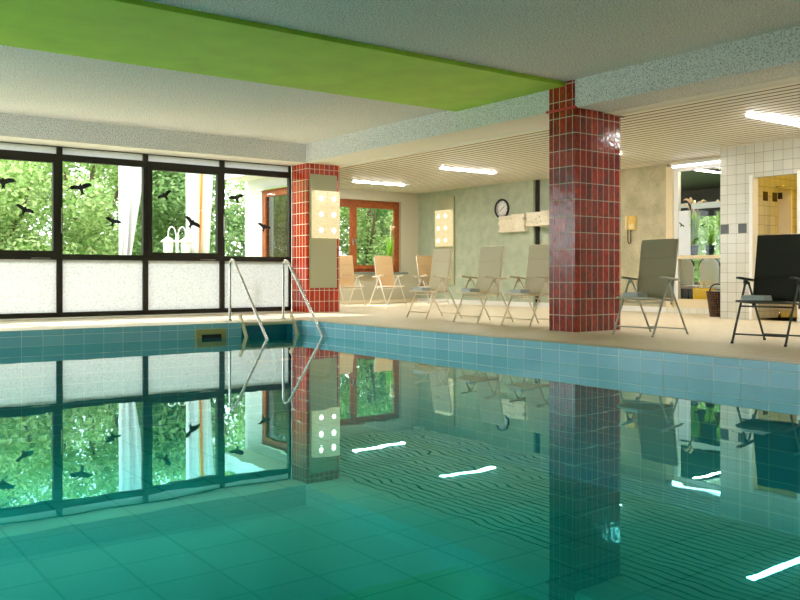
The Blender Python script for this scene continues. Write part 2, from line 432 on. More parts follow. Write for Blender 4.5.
# window wall : bays of 1.36 m
BW = 1.36; BX0 = 7.72
for i in range(8):
    xr = BX0 - i * BW; xl = xr - BW
    case = (i % 2 == 1)
    w_ = empty('window_%d' % (i + 1), ((xl + xr) / 2, WINY, 0)); struct(w_)
    w_.location = (0, 0, 0)
    f = MB(); y0, y1 = WINY - .04, WINY + .05; hw = .042
    f.box(xl, xl + hw, y0, y1, 0.02, 2.69); f.box(xr - hw, xr, y0, y1, 0.02, 2.69)
    f.box(xl + hw, xr - hw, y0, y1, 0.02, .095)
    f.box(xl + hw, xr - hw, y0, y1, .915, 1.0)
    f.box(xl + hw, xr - hw, y0, y1, 2.45, 2.552)
    f.box(xl + hw, xr - hw, y0, y1, 2.66, 2.69)
    fo = f.build('window_frame', M['dark_frame'], w_)
    zl, zh = (1.0, 2.45)
    if case:
        c = MB(); s = .06
        c.box(xl + hw, xl + hw + s, y0 - .02, y1 - .02, zl, zh); c.box(xr - hw - s, xr - hw, y0 - .02, y1 - .02, zl, zh)
        c.box(xl + hw + s, xr - hw - s, y0 - .02, y1 - .02, zl, zl + s - .01); c.box(xl + hw + s, xr - hw - s, y0 - .02, y1 - .02, zh - s + .02, zh)
        co = c.build('casement', M['dark_frame'], w_)
        h = MB(); h.box(xl + hw + .02, xl + hw + .045, y0 - .07, y0 - .021, 1.45, 1.48, bevel=.004); h.box(xl + hw + .02, xl + hw + .045, y0 - .07, y0 - .05, 1.34, 1.46, bevel=.005)
        h.build('window_handle', M['black'], co)
        l = MB(); l.box(xr - .42, xr - .14, y0 - .012, y0 - .001, .93, .94); plabel(l.build('drip_strip', M['chrome'], w_), 'pale metal strip')
    else:
        l = MB()
        for q in (.4, .95): l.box(xl + q, xl + q + .09, y0 - .025, y0 - .001, 2.47, 2.5, bevel=.004)
        l.build('latch', M['black'], w_)
        l = MB(); l.box(xl + .012, xl + .03, y0 - .02, y0 - .001, 1.33, 1.72); plabel(l.build('hinge_rail', M['chrome'], w_), 'pale metal rail')
    g = MB(); g.box(xl + hw, xr - hw, WINY, WINY + .006, 1.0, 2.45); g.build('pane', M['glass'], w_)
    g = MB(); g.box(xl + hw, xr - hw, WINY, WINY + .006, .095, .915); plabel(g.build('frosted_pane', M['frost'], w_), 'white frosted lower pane')
    g = MB(); g.box(xl + hw, xr - hw, WINY, WINY + .006, 2.552, 2.66); plabel(g.build('frosted_top_pane', M['frost_top'], w_), 'white frosted top pane')
m = MB(); m.box(LX, 7.72, WINY - .05, WINY + .1, 0, .02); struct(m.build('trim_2', M['white_paint']))

# hall walls out of frame
m = MB(); m.box(LX - .1, LX, NY, WINY + .2, -.3, .02); m.box(LX - .1, LX, NY, WINY + .2, 2.67, CZ + .2); struct(m.build('wall_left', M['plaster_white']))
m = MB(); m.box(LX - .1, LX, NY, 5.7, .02, 2.67); struct(m.build('wall_left', M['plaster_white']))
for i in range(3, 6):
    ya = NY + i * 2.7; yb = ya + 2.7
    w_ = struct(empty('window_%d' % (20 + i)))
    f = MB(); f.box(LX - .08, LX, ya, ya + .05, .02, 2.67); f.box(LX - .08, LX, yb - .05, yb, .02, 2.67); f.box(LX - .08, LX, ya + .05, yb - .05, .02, .1); f.box(LX - .08, LX, ya + .05, yb - .05, 2.6, 2.67); f.box(LX - .08, LX, ya + .05, yb - .05, .92, 1.0)
    f.build('window_frame', M['dark_frame'], w_)
    g = MB(); g.box(LX - .04, LX - .034, ya + .05, yb - .05, 1.0, 2.6); g.build('pane', M['glass'], w_)
    g = MB(); g.box(LX - .04, LX - .034, ya + .05, yb - .05, .1, .92); g.build('lower_pane', M['glass'], w_)
m = MB(); m.box(LX, 13.1, NY - .2, NY, -.3, CZ + .2); struct(m.build('wall_back', M['plaster_white']))
m = MB(); m.box(LX, -3.16, WINY - .05, WINY + .15, 0, 2.69); struct(m.build('wall_front', M['plaster_white']))

# side room: outer wall west, far wall with timber window, clock wall, phone wall
def wall_with_hole_Y(m, y0, y1, x0, x1, z0, z1, hx0, hx1, hz0, hz1):
    m.box(x0, hx0, y0, y1, z0, z1); m.box(hx1, x1, y0, y1, z0, z1)
    m.box(hx0, hx1, y0, y1, z0, hz0); m.box(hx0, hx1, y0, y1, hz1, z1)
def wall_with_hole_X(m, x0, x1, y0, y1, z0, z1, hy0, hy1, hz0, hz1):
    m.box(x0, x1, y0, hy0, z0, z1); m.box(x0, x1, hy1, y1, z0, z1)
    if hz0 > z0: m.box(x0, x1, hy0, hy1, z0, hz0)
    m.box(x0, x1, hy0, hy1, hz1, z1)
m = MB(); wall_with_hole_X(m, 8.25, 8.42, 13.86, ROOMY + .2, -.1, 3.3, 14.75, 16.0, 0.5, 2.4)
struct(m.build('wall_west', M['render_wall']))
m = MB(); wall_with_hole_Y(m, ROOMY, ROOMY + .2, 8.42, CLK + .3, -.1, 2.95, 9.55, 12.28, .73, 2.42)
struct(m.build('wall_far', M['far_plaster']))
m = MB(); m.box(CLK, CLK + .25, 12.67, ROOMY, -.1, 2.95); struct(m.build('wall_clock_side', M['sage']))
m = MB(); m.box(CLK + .12, CLK + .25, 9.47, 10.95, -.1, 2.95); struct(m.build('wall_phone_side', M['tan_plaster']))
m = MB(); m.box(CLK + .12, CLK + .25, 10.95, 12.67, -.1, 2.95); struct(m.build('wall_recess_side', M['sage']))
m = MB(); m.box(CLK + .06, CLK + .119, 12.60, 12.67, .1, RZ); struct(m.build('wall_step_shade', M['dark_frame']))  # dark strip put in for the shade on the wall step's return face
m = MB(); m.box(CLK - .015, CLK, 12.67, ROOMY, 0, .1); m.box(CLK + .105, CLK + .12, 9.47, 12.67, 0, .1)
struct(m.build('baseboard_right', M['white_paint']))
m = MB(); m.box(8.42, CLK - .015, ROOMY - .015, ROOMY, 0, .08); struct(m.build('baseboard_far', M['cream_paint']))

# timber window (room far wall)
def timber(name, mk, sash_list, frame_w, depth):
    pass
wn = struct(empty('window_9'))
f = MB(); y0, y1 = ROOMY + .09, ROOMY + .16
f.box(9.55, 9.63, y0, y1, .73, 2.42); f.box(12.2, 12.28, y0, y1, .73, 2.42); f.box(9.63, 12.2, y0, y1, .73, .8); f.box(9.63, 12.2, y0, y1, 2.34, 2.42)
f.build('window_frame', M['wood'], wn)
for a, b in ((9.63, 10.95), (10.95, 12.2)):
    c = MB(); q0, q1 = ROOMY + .06, ROOMY + .12
    c.box(a, a + .085, q0, q1, .8, 2.34); c.box(b - .085, b, q0, q1, .8, 2.34); c.box(a + .085, b - .085, q0, q1, .8, .9); c.box(a + .085, b - .085, q0, q1, 2.24, 2.34)
    s = c.build('sash', M['wood'], wn)
    g = MB(); g.box(a + .085, b - .085, ROOMY + .088, ROOMY + .094, .9, 2.24); g.build('pane', M['glass'], s)
    for hx in ((b - .045,) if a < 10 else (a + .045,)):
        h = MB(); h.box(hx - .015, hx + .015, q0 - .012, q0 - .001, 1.42, 1.52); h.box(hx - .01, hx + .01, q0 - .05, q0 - .03, 1.36, 1.49, bevel=.004); h.box(hx - .008, hx + .008, q0 - .035, q0 - .01, 1.46, 1.48)
        plabel(h.build('window_handle', M['chrome'], s), 'silver lever handle')
m = MB(); m.box(9.5, 12.4, ROOMY - .12, ROOMY + .06, .685, .728, bevel=.006); struct(m.build('trim_3', mat('slate_sill', rgb(120, 136, 128), .4)))

# timber window in the outer wall, seen through the last bay
wn = struct(empty('window_10'))
f = MB(); x0, x1 = 8.27, 8.36
f.box(x0, x1, 14.75, 14.85, .5, 2.4); f.box(x0, x1, 15.88, 16.0, .5, 2.4); f.box(x0, x1, 14.85, 15.88, .5, .6); f.box(x0, x1, 14.85, 15.88, 2.28, 2.4)
fo = f.build('window_frame', M['wood'], wn)
g = MB(); g.box(8.31, 8.316, 14.85, 15.88, .6, 2.28); g.build('pane', glass_mat('mirroring_glass', (0.5, .55, .5, 1), 1.0, 2.2), wn)
l = MB(); l.box(8.16, 8.27, 14.72, 16.03, 2.4, 2.43); l.build('drip_edge', M['chrome'], wn)

# ------------------------------------------------------------------ columns
def column(x0, x1, y0, y1, ztop, m_, upper=None):
    m = MB(); m.box(x0, x1, y0, y1, 0, ztop)
    if upper: m.box(*upper)
    return m
m = column(7.695, 8.52, 6.93, 7.345, BZ, None)
m.box(7.694, 7.78, 6.935, 7.345, BZ, CZ)
c1 = m.build('tiled_column', M['red_tile']); struct(c1)
m = MB(); m.box(7.66, 7.694, 6.90, 7.37, BZ - .012, BZ + .012)
m.build('ledge_strip', mat('red_painted_strip', rgb(200, 40, 36), .4), c1)
m = MB(); m.box(8.50, 8.57, 6.90, 6.93, BZ - .03, BZ - .01); m.build('ledge_end', M['black'], c1)
m = column(7.73, 8.42, 13.27, 13.8, BZ, None)
c2 = m.build('tiled_column', M['red_far']); struct(c2)

# ------------------------------------------------------------------ wall lamps (board with six glass blocks)
def board_lamp(o, u, label, grp, w=.56, z0=.44, z1=2.48, lz0=1.33, lz1=2.18, off=0.0):
    """o: middle of the board foot on the wall; u: along the wall, facing dir n"""
    u = Vector(u); n = Vector((u.y, -u.x, 0)); o = Vector(o)
    t = empty('board_lamp', o); ax = Matrix((( u.x, n.x, 0, 0), (u.y, n.y, 0, 0), (0, 0, 1, 0), (0, 0, 0, 1)))
    tag(t, label, 'wall lamp', grp)
    b = MB(); b.box(-w / 2, w / 2, .0, .045, z0, z1, bevel=.004); b.bm.transform(ax); b.build('backing_board', M['panel'], t)
    lw = .265; lh = (lz1 - lz0) / 3
    for r in range(3):
        for c in range(2):
            x0 = off - lw + c * lw; zz = lz0 + r * lh
            g = MB(); g.box(x0 + .002, x0 + lw - .002, .05, .17, zz + .002, zz + lh - .002, bevel=.008); g.bm.transform(ax); go = g.build('glass_block', M['ice'], t)
            k = MB(); k.lathe([(0, -.004), (.04, 0), (.043, .006), (0, .01)], (x0 + lw / 2, .168, zz + lh / 2), 16, 'Y'); k.bm.transform(ax)
            plabel(k.build('bulb_glow', M['bulb'], go), 'glowing warm bulb')
    return t
board_lamp((8.06, 13.27, 0), (1, 0, 0), 'warm glowing six block glass lamp on grey board on the red tiled column', 'glass block wall lamps', off=.0)
pa = on_X(447.5, 240, CLK)
board_lamp((CLK, pa.y, 0), (0, -1, 0), 'warm glowing six block glass lamp on grey board on the green wall', 'glass block wall lamps', off=.0)

# ------------------------------------------------------------------ ceiling strip lights
strips = [(9.55, 5.88, 'strip light in the slatted ceiling nearest the tiled doorway wall'), (9.68, 9.05, 'strip light in the slatted ceiling hidden behind the red column'),
          (9.85, 12.2, 'strip light in the slatted ceiling before the clock'), (9.8, 15.05, 'strip light in the slatted ceiling closest to the timber window'),
          (9.6, 2.75, 'strip light added out of view at the near end of the slatted ceiling')]  # last one is unseen, continues the row and is added to brighten the room
for x, y, lb in strips:
    t = empty('strip_light', (x, y, RZ)); tag(t, 'long white ' + lb, 'ceiling light', 'ceiling strip lights')
    h = MB(); h.box(.1, 1.42, -.06, .06, -.012, .004); h.build('housing', M['white_paint'], t)
    h = MB(); h.box(.11, 1.41, -.05, .05, -.022, -.0125, bevel=.003); h.build('diffuser', M['strip_light'], t)

# ------------------------------------------------------------------ chairs
def fabric(name, c):
    k = NT(name); p = k.n('ShaderNodeBsdfPrincipled', i_Roughness=.8)
    tc = k.n('ShaderNodeTexCoord'); nz = k.n('ShaderNodeTexNoise', i_Scale=220, i_Detail=1); k.l(tc.outputs['Object'], nz.inputs['Vector'])
    rp = k.n('ShaderNodeValToRGB'); rp.color_ramp.elements[0].color = tuple(v * .9 for v in c[:3]) + (1,); rp.color_ramp.elements[1].color = c
    k.l(nz.outputs['Fac'], rp.inputs['Fac']); k.l(rp.outputs['Color'], p.inputs['Base Color'])
    tl = k.n('ShaderNodeBsdfTranslucent'); tl.inputs['Color'].default_value = c
    mx = k.n('ShaderNodeMixShader'); mx.inputs[0].default_value = .2
    k.l(p.outputs[0], mx.inputs[1]); k.l(tl.outputs[0], mx.inputs[2]); k.l(mx.outputs[0], k.out.inputs['Surface']); return k.m
FB = {'dark': fabric('charcoal_mesh_fabric', rgb(56, 56, 46)), 'taupe': fabric('taupe_mesh_fabric', rgb(194, 184, 152)),
      'beige': fabric('beige_mesh_fabric', rgb(244, 232, 206)), 'tan': fabric('tan_mesh_fabric', rgb(228, 196, 146))}
FR = {'dark': mat('dark_grey_metal', rgb(74, 82, 78), .35, metal=.3), 'taupe': mat('silver_metal', rgb(188, 190, 178), .3, metal=.4),
      'beige': mat('champagne_metal', rgb(226, 214, 188), .35, metal=.2), 'tan': mat('white_metal', rgb(238, 236, 228), .35)}

def slab(m, p0, p1, hw, th, bev=.006):
    """panel of half width hw (along y) from p0 to p1 in the local xz plane"""
    p0, p1 = Vector((p0[0], 0, p0[1])), Vector((p1[0], 0, p1[1]))
    d = p1 - p0; L = d.length; d.normalize(); n = Vector((0, 1, 0)).cross(d)
    mt = Matrix(((d.x, 0, n.x, p0.x), (d.y, 1, n.y, 0), (d.z, 0, n.z, p0.z), (0, 0, 0, 1)))
    m.box(0, L, -hw, hw, -th / 2, th / 2, bevel=bev, mtx=mt)
def chair(x, y, rz, kind, label, group):
    t = empty('folding_chair', (x, y, 0), rz); tag(t, label, 'chair', group)
    fb, fr = FB[kind], FR[kind]
    b0, b1 = Vector((.12, 0, .42)), Vector((.225, 0, 1.095))
    m = MB()
    for a, b in ((0.0, .36), (.37, .68), (.69, 1.0)):
        q0, q1 = b0.lerp(b1, a), b0.lerp(b1, b); slab(m, (q0.x, q0.z), (q1.x, q1.z), .24, .03)
    q0, q1 = b0.lerp(b1, .02), b0.lerp(b1, .97); slab(m, (q0.x, q0.z), (q1.x, q1.z), .236, .022, .001)
    m.build('backrest', fb, t)
    m = MB(); e0, e1 = b0 + Vector((-.02, 0, -.07)), b1 + Vector((.008, 0, -.02))
    m.tube([(e0.x, -.235, e0.z), (e1.x, -.235, e1.z), (e1.x + .003, -.2, e1.z + .012), (e1.x + .003, .2, e1.z + .012), (e1.x, .235, e1.z), (e0.x, .235, e0.z)], .012, 8)
    m.build('back_frame', fr, t)
    m = MB(); slab(m, (-.25, .425), (.12, .40), .225, .02); m.build('seat', fb, t)
    m = MB()
    m.tube([(.13, -.24, .395), (-.25, -.24, .425), (-.275, -.215, .425), (-.275, .215, .425), (-.25, .24, .425), (.13, .24, .395)], .012, 8)
    m.build('seat_frame', fr, t)
    for s in (-1, 1):
        l = MB(); l.tube([(-.29, s * .265, .008), (.0, s * .265, .61)], .0115, 8); lo = l.build('leg', fr, t)
        c = MB(); c.tube([(-.294, s * .265, 0), (-.284, s * .265, .02)], .015, 8); c.build('foot_cap', M['black'] if kind == 'dark' else fr, lo)
        l = MB(); l.tube([(.40, s * .25, .008), (.035, s * .25, .61)], .0115, 8); lo = l.build('leg', fr, t)
        c = MB(); c.tube([(.403, s * .25, 0), (.394, s * .25, .02)], .015, 8); c.build('foot_cap', M['black'] if kind == 'dark' else fr, lo)
        a = MB(); mt = Matrix.Translation((.03, s * .268, .642)) @ Matrix.Rotation(R(5), 4, 'Y')
        a.box(-.19, .21, -.024, .024, -.012, .012, bevel=.008, mtx=mt); ao = a.build('armrest', fr, t)
        c = MB(); c.lathe([(0, -.02), (.028, -.01), (.03, .012), (0, .02)], (.015, s * .268, .615), 12, 'Y'); c.build('pivot', fr, ao)
    c = MB(); c.tube([(-.25, -.26, .095), (-.25, .26, .095)], .009, 8); c.build('crossbar', fr, t)
    c = MB(); c.tube([(.365, -.25, .065), (.365, .25, .065)], .009, 8); c.build('crossbar', fr, t)
    c = MB(); c.tube([(-.11, -.255, .37), (-.11, .255, .37)], .009, 8); c.build('crossbar', fr, t)
    return t
def towel(ch, label, lx=-.13, ly=.09):
    rz = ch.rotation_euler.z; p = Matrix.Rotation(rz, 4, 'Z') @ Vector((lx, ly, 0))
    t = empty('folded_towel', (ch.location.x + p.x, ch.location.y + p.y, .428), rz + random.uniform(-.1, .1))
    tag(t, label, 'towel', 'folded towels on chairs')
    m = MB(); z = .003
    for i in range(3):
        m.box(-.09 + .004 * i, .09 - .003 * i, -.12 + .003 * i, .12 - .004 * i, z, z + .018, bevel=.007); z += .0165
    m.build('fold', M['towel'], t)
G1 = 'folding armchairs facing the pool'; G2 = 'folding armchairs by the timber window'
cA = chair(8.07, 4.68, R(6), 'dark', 'charcoal high back folding chair in front of the tiled doorway', G1)
cB = chair(8.11, 6.2, R(2), 'taupe', 'taupe high back folding chair right of the red column', G1)
cE = chair(8.31, 8.27, 0, 'beige', 'beige high back folding chair just left of the near red column', G1)
cD = chair(8.29, 9.26, R(-1), 'beige', 'beige high back folding chair under the wall clock, middle of the poolside three', G1)
cC = chair(8.47, 10.63, R(-3), 'beige', 'beige high back folding chair in front of the green wall lamp', G1)
cH = chair(11.75, 14.75, R(92), 'tan', 'tan folding chair in the corner below the wall lamp', G2)
cG = chair(11.1, 15.45, R(90), 'tan', 'tan folding chair in front of the timber window sash', G2)
cF = chair(10.12, 15.6, R(88), 'tan', 'tan folding chair half hidden behind the far red column', G2)
towel(cA, 'pale folded towel on the charcoal chair seat'); towel(cB, 'pale folded towel on the taupe chair seat')
towel(cC, 'pale folded towel on the beige chair before the wall lamp'); towel(cD, 'pale folded towel on the beige chair below the clock')
towel(cE, 'pale folded towel on the beige chair beside the red column')

# ------------------------------------------------------------------ clock, ornaments, phone
p = on_X(502.5, 209, CLK)
t = empty('wall_clock', p); tag(t, 'round white wall clock with black rim on the green wall', 'clock')
m = MB(); m.lathe([(.18, -.001), (.215, -.001), (.22, -.03), (.205, -.05), (.185, -.035), (.18, -.02)], (0, 0, 0), 40, 'X'); m.build('rim', M['black'], t)
m = MB(); m.lathe([(0, -.006), (.184, -.006), (.184, -.016), (0, -.017)], (0, 0, 0), 40, 'X'); face = m.build('clock_face', M['white_paint'], t)
m = MB()
for i in range(12):
    a = i * math.pi / 6; mt = Matrix.Rotation(a, 4, 'X'); m.box(-.02, -.0175, -.004, .004, .14, .168, mtx=mt)
m.build('hour_marks', M['black'], face)
def hand(L, w, a, x):
    m = MB(); m.box(x - .002, x, -w, w, -.03, L, mtx=Matrix.Rotation(a, 4, 'X')); m.build('clock_hand', M['black'], t)
hand(.10, .006, R(55), -.021); hand(.145, .0045, R(235), -.0235)
def ornament(y0, y1, z0, z1, xw, n, label, depth):
    t = empty('wall_ornament', (xw, (y0 + y1) / 2, z0)); tag(t, label, 'ornament', 'layered wall ornaments')
    hy = (y1 - y0) / 2; H = z1 - z0; lay = H / n
    m = MB()
    for i in range(n):
        a = random.uniform(0, .05); b = random.uniform(0, .05); mid = random.uniform(-.2, .2)
        d1, d2 = depth + random.uniform(-.015, .012), depth + random.uniform(-.015, .012)
        top = i == n - 1
        m.box(-d1, -.0, -hy + a, mid * hy - .004, i * lay, (i + .93) * lay + (random.uniform(0, .01)), bevel=.003)
        m.box(-d2, -.0, mid * hy + .004, hy - b, i * lay, (i + .93) * lay - (.02 if top else 0) + (random.uniform(0, .01)), bevel=.003)
    m.build('layers', M['stone'], t)
ornament(on_X(529.5, 225, CLK).y, on_X(502.5, 225, CLK).y, on_X(516, 232, CLK).z, on_X(516, 215, CLK).z, CLK, 9, 'pale layered slab block on the green wall just below the clock', .14)
ornament(on_X(556, 218, CLK).y, on_X(529.0, 218, CLK).y, on_X(540, 226, CLK).z, on_X(540, 211, CLK).z, CLK + .12, 9, 'pale layered slab block on the wall beside the near red column', .24)
p = on_X(632, 223, CLK + .12)
t = empty('wall_telephone', p); tag(t, 'yellowed wall telephone with hanging black cord on the tan wall', 'telephone')
m = MB(); m.box(-.06, -.001, -.11, .085, -.13, .13, bevel=.012); m.build('phone_body', M['phone'], t)
m = MB(); m.box(-.068, -.0595, -.085, .0, .0, .085, bevel=.003); m.build('keypad', M['phone'], t)
m = MB(); m.box(-.075, -.0605, -.09, .02, -.11, -.03, bevel=.003); plabel(m.build('name_plate', M['phone_pale'], t), 'pale lower cover')
m = MB(); m.tube([(-.075, .06, -.12), (-.1, .06, -.09), (-.092, .06, 0), (-.1, .06, .09), (-.075, .06, .12)], [.022, .026, .017, .026, .022], 10, 1); m.build('handset', M['phone_pale'], t)
m = MB(); m.tube([(-.05, .055, -.115), (-.05, .058, -.32), (-.05, .045, -.37), (-.05, .02, -.39), (-.05, -.005, -.37), (-.05, -.012, -.32), (-.05, -.01, -.128)], .009, 8, 1); plabel(m.build('cord', M['black'], t), 'black hanging cord')

# ------------------------------------------------------------------ interior glazing to the next room
GX = CLK + .12
Y1, Y0 = 9.47, 7.9
gw = struct(empty('window_11'))
m = MB(); m.box(GX - .03, GX + .1, 9.33, 9.47, .1, 2.6); m.box(GX - .03, GX + .1, Y0, 9.33, 2.56, 2.65); m.build('window_frame', M['cream_paint'], gw)
m = MB(); m.box(GX + .0, GX + .08, 9.24, 9.33, .25, 2.56); m.box(GX + .0, GX + .08, Y0, 9.24, 2.5, 2.56); plabel(m.build('inner_frame', M['white_paint'], gw), 'white inner frame')
m = MB(); m.box(GX + .03, GX + .036, Y0, 9.24, .25, 2.5); m.build('pane', M['glass'], gw)
m = MB(); m.box(GX - .04, GX + .22, Y0, 9.33, .955, 1.015, bevel=.006); sill = m.build('window_shelf', M['cream_paint'], gw)
m = MB(); m.box(GX + .02, GX + .029, 9.05, 9.24, 1.85, 1.93); m.box(GX + .02, GX + .029, Y0, 8.98, 1.82, 1.92); m.build('frosted_band', mat('pale_film', rgb(206, 222, 220), .7), gw)
m = MB(); m.box(GX + .02, GX + .029, 9.0, 9.24, 1.02, 1.8); m.build('frosted_panel', mat('white_film', rgb(232, 238, 244), .7), gw)
m = MB(); m.box(GX, GX + .13, Y0, 9.47, 0.1, .25); struct(m.build('trim_4', M['cream_paint']))
m = MB(); m.box(GX - .015, GX + .1, Y0, 9.47, 0, .1); struct(m.build('baseboard_window', tile('white_base_tile', rgb(238, 234, 222), rgb(232, 228, 214), rgb(190, 180, 160), .15, .5, .003, .25)))
t = empty('batten_light', (GX - .25, 8.0, 2.55)); tag(t, 'white tube batten light above the indoor window', 'ceiling light')
m = MB(); m.box(-.04, .04, .0, 1.2, .02, .06); m.build('housing', M['white_paint'], t)
m = MB(); m.tube([(0, .03, -.0), (0, 1.17, -.0)], .018, 10); m.build('tube', emis('tube_light', (.97, .96, 1, 1), 4), t)

def grass(x, y, z, label, h, n, sp, plumes, seed, bw=.008):
    rnd = random.Random(seed)
    t = empty('potted_grass', (x, y, z)); tag(t, label, 'plant', 'potted grasses')
    m = MB(); m.lathe([(0, 0), (.06, 0), (.08, .17), (.07, .17), (.065, .14), (0, .14)], n=20); m.build('pot', M['pot'], t)
    m = MB()
    for i in range(n):
        a = rnd.uniform(0, 2 * math.pi); r0 = rnd.uniform(0, .045); L = h * rnd.uniform(.55, 1); o = sp * rnd.uniform(.2, 1)
        wv = Vector((-math.sin(a), math.cos(a), 0)) * bw; prev = None
        for k in range(5):
            u = k / 4; c = Vector((math.cos(a) * (r0 + o * u ** 2), math.sin(a) * (r0 + o * u ** 2), .14 + L * (u - .12 * u ** 3)))
            q = (m.bm.verts.new(c - wv * (1 - u * .9)), m.bm.verts.new(c + wv * (1 - u * .9)))
            if prev: m.bm.faces.new([prev[0], prev[1], q[1], q[0]])
            prev = q
    m.build('blades', M['blade'], t, recalc=False)
    for i in range(plumes):
        a = rnd.uniform(0, 2 * math.pi); o = sp * rnd.uniform(.5, 1.1); L = h * rnd.uniform(1.1, 1.35)
        pts = [Vector((math.cos(a) * o * u ** 2, math.sin(a) * o * u ** 2, .14 + L * (u - .08 * u ** 4))) for u in (0, .3, .6, .8)]
        s = MB(); s.tube(pts, .003, 5)
        e = pts[-1]; d = Vector((math.cos(a), math.sin(a), 0))
        s.tube([e, e + d * .03 + Vector((0, 0, .06)), e + d * .08 + Vector((0, 0, .1)), e + d * .14 + Vector((0, 0, .08))], [.005, .022, .02, .004], 7)
        s.build('plume', M['plume'], t)
    return t
grass(GX + .13, 9.0, 1.017, 'tall grass with pink plumes in a pot, left one on the window shelf', .74, 240, .11, 8, 1, .018)
grass(GX + .13, 8.42, 1.017, 'tall grass in a dark pot on the window shelf beside the white tiles', .72, 260, .15, 5, 2, .018)
grass(GX + .15, 8.7, 1.017, 'shorter leafy grass between the two taller pots on the shelf', .4, 120, .14, 0, 5, .01)
ps = on_Y(392, 270, ROOMY - .0)
grass(ps.x - .12, ROOMY - .06, .73, 'potted grass on the timber window sill in the right corner', .85, 80, .13, 3, 3, .013)

# basket
t = empty('wicker_basket', (12.4, 8.12, 0)); tag(t, 'tall brown wicker basket on the floor below the indoor window', 'basket')
m = MB(); pr = [(0, .004), (.115, .0)]
for i in range(26): pr.append((.115 + .055 * i / 25 + (.005 if i % 2 else 0), .016 * i + .002))
pr += [(.178, .41), (.165, .415), (.15, .38), (.105, .02), (0, .02)]
m.lathe(pr, n=28); m.build('woven_body', M['wicker'], t)
m = MB(); m.tube([(0, -.15, .4), (0, -.11, .5), (0, 0, .54), (0, .11, .5), (0, .15, .4)], .01, 8, 2); m.build('basket_handle', M['black'], t)
m = MB(); m.box(-.1, .1, -.1, .1, .3, .42, bevel=.04); plabel(m.build('lining', M['towel'], t), 'pale cloth lining')

# next room shell and contents
m = MB(); m.box(GX + .13, 17.2, 7.62, 14.2, -.3, 0); struct(m.build('floor_next_room', M['pink']))
m = MB(); m.box(GX + .13, 17.2, 7.62, 14.2, 2.6, 2.9); struct(m.build('ceiling_next_room', M['dark_teal']))
m = MB(); wall_with_hole_X(m, 17.0, 17.2, 7.62, 14.2, 0, 2.6, 8.5, 13.9, .5, 2.0); m.box(GX + .25, 17.0, 14.0, 14.2, 0, 2.6); m.box(GX + .25, 17.0, 7.5, 7.62, 0, 2.6)
struct(m.build('wall_next_room', mat('grey_teal_wall', rgb(96, 112, 112), .7)))
wn = struct(empty('window_12')); m = MB()
for yy in (8.5, 10.25, 12.0, 13.84): m.box(17.04, 17.12, yy, yy + .06, .5, 2.0)
m.box(17.04, 17.12, 8.5, 13.9, .45, .5); m.box(17.04, 17.12, 8.5, 13.9, 2.0, 2.05); m.build('window_frame', M['white_paint'], wn)
m = MB(); m.box(17.08, 17.086, 8.56, 13.84, .5, 2.0); m.build('pane', M['glass'], wn)
t = empty('strip_light', (13.2, 9.12, 2.55)); tag(t, 'yellow strip light seen through the indoor window', 'ceiling light')
m = MB(); m.box(0, 1.3, -.03, .03, .0, .05); m.build('housing', M['white_paint'], t); m = MB(); m.box(.02, 1.28, -.025, .025, -.012, -.001); m.build('diffuser', emis('yellow_diffuser', (1, .9, .6, 1), 110), t)
def cover_chair(x, y, rz, label):
    t = empty('dining_chair', (x, y, 0), rz); tag(t, label, 'chair', 'chairs beyond the indoor window')
    m = MB(); m.box(-.2, .2, -.2, .2, .42, .49, bevel=.03); m.build('seat', M['pale_blue'], t)
    m = MB(); poly = [(-.19, .0), (.19, .0), (.2, .32)] + [(.2 * math.cos(a), .32 + .16 * math.sin(a)) for a in (R(20), R(45), R(70), R(90), R(110), R(135), R(160))] + [(-.2, .32)]
    m.prism(poly, (.18, 0, .5), (0, 1, 0), (0, 0, 1), (.05, 0, 0)); m.build('backrest', M['pale_blue'], t)
    m = MB(); m.tube([(.21, q[0] * 1.06, .5 + q[1] * 1.03) for q in poly[2:]], .014, 8); m.build('back_frame', M['black'], t)
    for sx in (-.17, .19):
        for sy in (-.17, .17):
            l = MB(); l.tube([(sx, sy, .42), (sx * 1.1, sy * 1.1, 0)], .014, 8); l.build('leg', M['black'], t)
cover_chair(13.75, 9.55, R(180), 'pale blue dining chair behind the indoor glass, left one'); cover_chair(13.75, 9.02, R(180), 'pale blue dining chair behind the indoor glass, right one')
t = empty('yellow_bag', (13.3, 8.97, 0)); tag(t, 'yellow shopping bag on the floor behind the glass', 'bag')
m = MB(); m.box(-.1, .1, -.17, .17, .0, .44, bevel=.02); m.build('bag_body', M['yellow'], t)
m = MB()
for sx in (-.08, .08): m.tube([(sx, -.08, .42), (sx, -.06, .56), (sx, .06, .56), (sx, .08, .42)], .008, 6, 1)
m.build('bag_handle', M['yellow'], t)

# ------------------------------------------------------------------ white tiled wall and shower doorway
TX = 11.9
DY0, DY1, DZ = 6.5, 7.2, 2.14
m = MB(); m.box(TX, TX + .13, DY1, 7.74, 0, RZ + .1); m.box(TX, TX + .13, NY, DY0, 0, RZ + .1); m.box(TX, TX + .13, DY0, DY1, DZ, RZ + .1)
m.box(TX + .13, GX + .13, 7.62, 7.74, 0, RZ + .1)
m.mi = 1
for k, zz in ((0, 1.31), (2, 1.31)):
    yy = 7.74 - .15 * k; m.box(TX - .002, TX, yy - .145, yy - .004, zz + .004, zz + .146)
struct(m.build('wall_tiled', [M['white_tile'], M['dark_tile']]))
m = MB(); m.box(TX - .012, TX + .14, DY1 - .006, DY1 + .05, 0, DZ + .04, bevel=.004); m.box(TX - .012, TX + .14, DY0 - .05, DY0 + .006, 0, DZ + .04, bevel=.01)
struct(m.build('trim_5', M['white_paint']))
